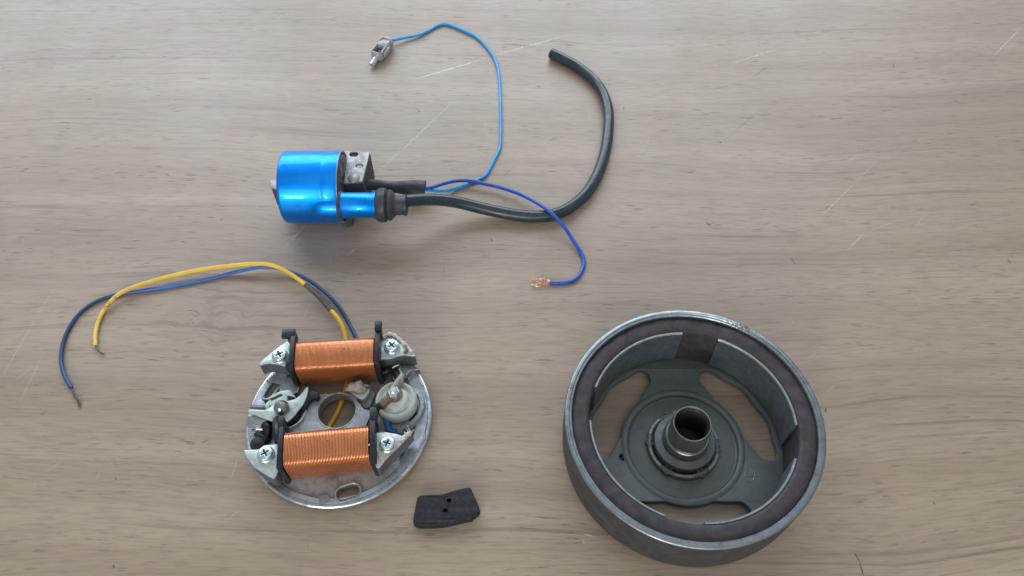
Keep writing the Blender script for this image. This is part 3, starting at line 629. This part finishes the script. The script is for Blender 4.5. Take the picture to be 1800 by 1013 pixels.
MB().tube(smooth_path(W((640, 640, rb), (634, 612, rb), (624, 590, rb), (612, 566, rb), (598, 543, rb + .001), (580, 522, rb + .002), (560, 505, rb + .002), (535, 489, rb + .002), (505, 476, rb + .002), (480, 470, rb + .002), (455, 470, rb + .002), (420, 477, rb + .001), (370, 490, rb), (310, 502, rb), (250, 511, rb), (205, 518, rb), (170, 530, rb), (140, 551, rb), (120, 580, rb), (109, 612, rb), (108, 640, rb), (114, 662, rb), (125, 682, rb))), rb, 14).build('coil_lead', M['wire_faded'], st, label='blue coil lead curving to the far left')
tw = MB(); base = smooth_path(W((124, 681, rb), (129, 690, rb), (132, 698, rb), (138, 705, rb), (140, 715, rb - .0003)), .0005)
for s in (0, math.pi):
    tw.tube([p + Vector((math.cos(i * .9 + s), math.sin(i * .9 + s) * .6, .5 * math.sin(i * .9 + s))) * .00032 for i, p in enumerate(base)], .00034, 7)
tw.build('bare_strand', M['tinned'], st)

# ------------------------------------------------------------------ ignition coil
RC = .0183; CA = P(545, 329, RC); CA.z = RC
xl, xr = P(485, 330, .0315).x, P(591, 330, .0315).x
ic = empty('ignition_coil', (CA.x, CA.y, 0), 'blue cylindrical ignition coil with black lead, wires and a plug connector', 'ignition coil')
axis = Vector((1, 0, 0)); L = xr - xl
can = MB().lathe([(.0, 0), (.0168, 0), (.0177, .0002), (.0182, .0009), (RC, .0018), (RC, L * .70), (RC - .00012, L * .715), (RC - .00012, L * .74), (RC, L * .755), (RC, L - .0004), (RC - .0003, L), (RC - .0010, L), (RC - .0011, L - .003), (.0, L - .003)], (xl, CA.y, RC), axis, seg=128).build('can', M['blue_can'], ic, smooth=40)
MB().lathe([(RC - .0009, L - .0006), (RC - .0001, L - .0001), (RC - .0002, L + .00025), (RC - .0006, L + .0003), (RC - .0010, L)], (xl, CA.y, RC), axis, seg=96).build('can_lip_glint', M['core_steel'], can, smooth=60, label='bare ring on the can lip, put in for its glint')  # thin pale ring stands in for the glint along the can's edge
pot = MB(); rnd = random.Random(5)
pot.lathe([(.0, L - .0045), (RC - .00125, L - .0045), (RC - .00125, L - .0004), (RC - .0028, L + .0007), (RC - .006, L + .0011), (.008, L + .0008), (.0, L + .0008)], (xl, CA.y, RC), axis, seg=64)
for i, (x, y, z) in enumerate(pot.v):
    if x > xl + L - .0003: pot.v[i] = (x + rnd.uniform(-.0004, .0005), y, z)
pot.build('potting', M['potting'], ic, smooth=60)
# high tension tower: moulded out of the can's shoulder
ty, tz = CA.y - .0134, RC + .0017; rt = .0064
x0 = P(562, 345, .024).x; x1 = P(663, 360, tz).x
MB().lathe([(.0, -.0056), (.0030, -.0049), (.0052, -.0031), (.0066, -.0006), (.0072, .0028), (.0073, xr - x0 - .0002), (.0, xr - x0 - .0002)], (x0, ty, tz), axis, seg=64).build('tower_shoulder', M['blue_can'], ic, smooth=50)
lt = x1 - P(600, 360, tz).x
MB().lathe([(.0, 0), (rt + .0004, 0), (rt + .0004, .0008), (rt, .0014), (rt, lt - .0022), (rt + .0003, lt - .0016), (rt + .0005, lt - .0004), (rt + .0002, lt), (.0, lt)], (x1 - lt, ty, tz), axis, seg=64).build('tower', M['blue_can'], ic, smooth=40)
MB().lathe([(rt - .001, -.0010), (rt + .0015, -.0012), (rt + .0019, -.0004), (rt + .0014, .0006), (rt - .001, .0006)], (x1 - lt + .0002, ty, tz), axis, seg=48).build('tower_joint', M['potting'], ic, smooth=50)
# rubber boot
bt = MB().lathe([(.0, -.0004), (rt + .0006, -.0004), (rt + .0017, .0006), (rt + .0022, .0022), (rt + .0021, .0044), (rt + .0010, .0052), (rt + .0004, .0056), (rt + .0014, .0060), (rt + .0012, .0070), (.0062, .0084), (.0052, .0092), (.0049, .0098), (.0049, .0132), (.0053, .0138), (.0053, .0146), (.0044, .0150), (.0, .0150)], (x1, ty, tz), axis, seg=64).build('rubber_boot', M['black_rubber'], ic, smooth=40)
# faint print on the tower
cu = bpy.data.curves.new('print', 'FONT'); cu.body = '10'; cu.size = .0024; cu.align_x = 'CENTER'
to = bpy.data.objects.new('print', cu); sc.collection.objects.link(to); dg = bpy.context.evaluated_depsgraph_get(); dg.update()
me = bpy.data.meshes.new_from_object(to.evaluated_get(dg)); bpy.data.objects.remove(to); bpy.data.curves.remove(cu)
bm = bmesh.new(); bm.from_mesh(me); bmesh.ops.subdivide_edges(bm, edges=bm.edges, cuts=2, use_grid_fill=True)
pxx = P(636, 368, tz).x; a_mid = math.radians(198)
for v in bm.verts:
    x, y = v.co.x, v.co.y; ang = math.radians(158) + x / rt; r = rt + .00004
    v.co = Vector((pxx - y + .0008, ty + r * math.cos(ang), tz + r * math.sin(ang)))
bm.to_mesh(me); bm.free()
finish('printed_number', me, surface('dark_blue_print', (.0, .035, .16), .5), ic, 0)
# laminated core block standing out of both ends
ZB = .0225
topq = XY([(596, 264.5), (650, 267), (637, 319), (596, 323)], ZB)
def oval(h, r): return slot((h.x - .0007, h.y), (h.x + .0007, h.y), r)
h1 = P(622, 271.5, ZB); h2 = P(631.5, 291.5, ZB)
blk = plate('core_block', [topq], .0030, ZB - .0012, M['core_side'], ic, .0002, 'rust brown laminated core block')
finish('core_plate', plate_mesh('core_plate', [topq, oval(h1, .0016), oval(h2, .0013)], ZB - .0012, ZB, .0002), M['core_steel'], blk, 30, 'scratched bare steel top plate with two holes')
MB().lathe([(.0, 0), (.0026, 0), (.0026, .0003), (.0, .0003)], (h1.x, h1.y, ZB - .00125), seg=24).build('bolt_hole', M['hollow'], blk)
MB().lathe([(.0, 0), (.0018, 0), (.0016, .0005), (.0, .0008)], (h2.x, h2.y, ZB - .0012), seg=24).build('hole_rivet', M['core_steel'], blk)
h3 = P(622, 314, ZB)
MB().lathe([(.0, 0), (.0030, 0), (.0029, .0004), (.0021, .0012), (.0, .0016)], (h3.x, h3.y, ZB - .00005), seg=28).build('core_rivet', M['core_steel'], blk)
lq = XY([(475, 316), (500, 315), (500, 336), (477, 331)], .0215)
plate('core_stub', [lq], .0080, .0215, M['core_side'], ic, .0003)
finish('core_plate', plate_mesh('core_plate', [XY([(475.3, 316.5), (500, 315.5), (500, 335.5), (477.3, 330.5)], .0219)], .0215, .0219, .0001), M['core_steel'], [o for o in ic.children if o.name.startswith('core_stub')][0], 30)
ftb = P(608, 388, .006)
MB().lathe([(.0, 0), (.0026, 0), (.0030, .0008), (.0026, .009), (.0, .009)], (ftb.x, ftb.y + .003, 0.0), seg=24).build('flange_foot', M['potting'], ic)  # small dark foot at the bottom of the end flange
# wire sleeve, high tension lead, wires
slp = smooth_path(W((636, 325, .0120), (655, 325, .0110), (680, 328, .0092), (705, 330, .0076), (728, 331, .0062), (746, 334, .0056)))
ns = len(slp)
MB().tube(slp, [.0031 + .0013 * max(0, (i / ns - .40) / .60) * 1.6 - .0004 * math.sin(3.14 * i / ns) for i in range(ns)], 18).build('wire_sleeve', M['black_rubber'], ic)
rc = .0031
MB().tube(smooth_path(W((700, 357, tz), (712, 354, tz - .0004), (735, 351.5, tz - .0025), (765, 351, .0140), (800, 355, .0100), (850, 367, .0055), (900, 377, rc + .0006), (940, 381, rc), (975, 377, rc), (1003, 364, rc), (1030, 341, rc), (1050, 308, rc), (1063, 270, rc), (1069, 230, rc), (1069, 195, rc), (1060, 165, rc), (1043, 141, rc), (1015, 118, rc), (990, 104, rc), (969, 94, rc)), .0020), rc, 24).build('high_tension_lead', M['cable'], ic, label='thick dark lead with its end cut off')
MB().lathe([(.0, 0), (.0011, 0), (.0011, .0004), (.0, .0004)], P(967.6, 93.2, rc), (P(969, 94, rc) - P(990, 104, rc)).normalized(), seg=16).build('lead_core', M['tinned'], ic)
rl = .00086
MB().tube(smooth_path(W((738, 336, .0052), (750, 334, .0048), (765, 336, .0036), (785, 335.5, .0022), (805, 331, rl), (822, 324, rl), (840, 317, rl), (853, 309, rl), (862, 295, rl), (871, 277, rl), (878, 263, rl), (880, 240, rl), (880, 200, rl), (879, 160, rl), (876, 125, rl), (868, 101, rl), (853, 80, rl), (835, 64, rl), (812, 53, rl), (790, 44, rl), (781, 42, rl), (770, 45, rl), (752, 55, rl), (735, 62, rl + .0004), (710, 67, rl + .001), (687, 72, rl + .0022))), rl, 14).build('coil_wire', M['wire_light'], ic, label='light blue wire running up to the connector')
MB().tube(smooth_path(W((738, 330, .0065), (750, 331, .0062), (765, 328, .0055), (780, 323, .0048), (800, 318.5, .0040), (815, 317.5, .0036), (832, 319, .0034), (850, 323, .0032), (880, 330, .0032), (910, 340, .0036), (935, 352, .0048), (955, 364, .0068), (970, 376, .0072), (983, 389, .0062), (996, 405, .0040), (1008, 424, .0024), (1020, 442, .0014), (1025.5, 455, .00098), (1026, 468, .00098), (1020, 482, .00098), (1010, 492, .00098), (995, 497, .00098), (966, 497.5, .00098))), .00098, 14).build('coil_wire', M['wire_blue'], ic, label='dark blue wire with a stripped frayed end')
rnd = random.Random(21); cs = MB()
for k in range(15):
    a = P(968, 497.5, .001) + Vector((0, rnd.uniform(-.0006, .0006), rnd.uniform(-.0004, .0005)))
    l = rnd.uniform(.005, .0105); pts = [a]; yv = rnd.uniform(-.0028, .0034)
    for j in range(1, 5):
        u = j / 4; pts.append(a + Vector((-l * u, yv * math.sin(u * 2.2) + rnd.uniform(-.0009, .0009), rnd.uniform(-.0004, .0012))))
    for p in pts: p.z = max(p.z, .0002)
    cs.tube(smooth_path(pts, .0006), .00013, 5)
cs.build('frayed_strands', M['copper_bare'], ic)
# plug connector lying on the table
cp = P(666, 86, .003); cd = (P(650, 108, .003) - P(683, 64, .003)); cd.z = 0; cd.normalize(); cn = Vector((-cd.y, cd.x, 0)); up = Vector((0, 0, 1))
conn = MB()
c0 = P(666.5, 92, .0040)
# hollow front housing from four walls
hw, hl, hh, wl = .0034, .0040, .0030, .0007
for s in (-1, 1):
    conn.box(c0 + cn * (s * (hw - wl / 2)), cd, cn, up, hl, wl / 2, hh); conn.box(c0 + cd * (s * (hl - wl / 2)), cd, cn, up, wl / 2, hw - wl - .00002, hh)
o = conn.build('connector_housing', M['conn'], ic, bevel=.0002)
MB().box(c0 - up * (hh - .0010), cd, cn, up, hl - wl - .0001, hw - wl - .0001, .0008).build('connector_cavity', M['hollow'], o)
MB().lathe([(.0, 0), (.0016, 0), (.0016, .0016), (.0009, .0020), (.0, .0020)], c0 - up * (hh - .0018) - cd * .0008, seg=20).build('connector_socket', M['tinned'], o)
MB().box(c0 - cd * (hl + .0032) - up * .0003, cd, cn, up, .0031, .0031, .0028).build('connector_back', M['conn'], ic, bevel=.0005)
m = MB()
m.box(c0 - cd * (hl + .0066) + cn * .0004, cd, cn, up, .0008, .0034, .0032)
m.box(c0 - cd * (hl + .0052) - cn * .0030 + up * .0022, cd, cn, up, .0016, .0007, .0010)
m.build('connector_collar', M['conn'], ic, bevel=.0003)
for s, off in ((1, .0010), (-1, -.0002)):
    m = MB(); m.box(c0 + cn * (s * (hw + .0009)) - cd * (.0010 + off), cd, cn, up, .0036 if s > 0 else .0022, .0004, .0016)
    m.box(c0 + cn * (s * (hw + .0005)) - cd * (.0042 if s > 0 else .0026), cd, cn, up, .0004, .0008, .0016); m.build('connector_clip', M['conn'], ic, bevel=.0002)
MB().tube([c0 + cd * (hl - .0005) - up * .0008, c0 + cd * (hl + .0060) - up * .0020], .0017, 20).build('connector_pin', M['tin'], ic)

# ------------------------------------------------------------------ rubber block
rbk = P(783, 895, 0)
rub = empty('rubber_block', rbk, 'small black curved rubber block with two holes between plate and flywheel', 'rubber block')
ZR = .0046
out = [(726, 912), (729, 895), (733, 876), (736, 871.5), (742, 870), (756, 869.5), (770, 869), (784, 866.5), (797, 863), (808, 859.5), (818, 857), (825, 857), (828.5, 860), (834, 873), (840, 886), (843, 892), (843, 897), (839, 901), (833, 903), (830.5, 904), (829.5, 907.5), (825.5, 908), (814, 910), (796, 914.5), (778, 918), (760, 919.5), (742, 919.5), (731, 918.5)]
hA, hB = P(789, 880, ZR), P(783, 897.5, ZR)
out = [(x, y + (4.5 if y > 902 else 2.0 if y > 890 else 0)) for x, y in out]
me = plate_mesh('block_body', [smooth_loop(XY(out, ZR), 3), circle(hA[:2], .00105, 20), circle(hB[:2], .00105, 20)], .0, ZR, .0006, 3)
for v in me.vertices:
    v.co.z = max(0, v.co.z + (.00025 * math.sin(v.co.x * 700) + .00015 * math.sin(v.co.y * 1300 + 1)) * (v.co.z > ZR * .5))
finish('block_body', me, M['block_rubber'], rub, 35)
for h in (hA, hB):
    MB().lathe([(.00100, .0), (.0018, .0), (.0018, .00035), (.0015, .0006), (.00100, .0006)], (h.x, h.y, ZR - .0003), seg=24).build('hole_collar', M['block_rubber'], rub, smooth=50)
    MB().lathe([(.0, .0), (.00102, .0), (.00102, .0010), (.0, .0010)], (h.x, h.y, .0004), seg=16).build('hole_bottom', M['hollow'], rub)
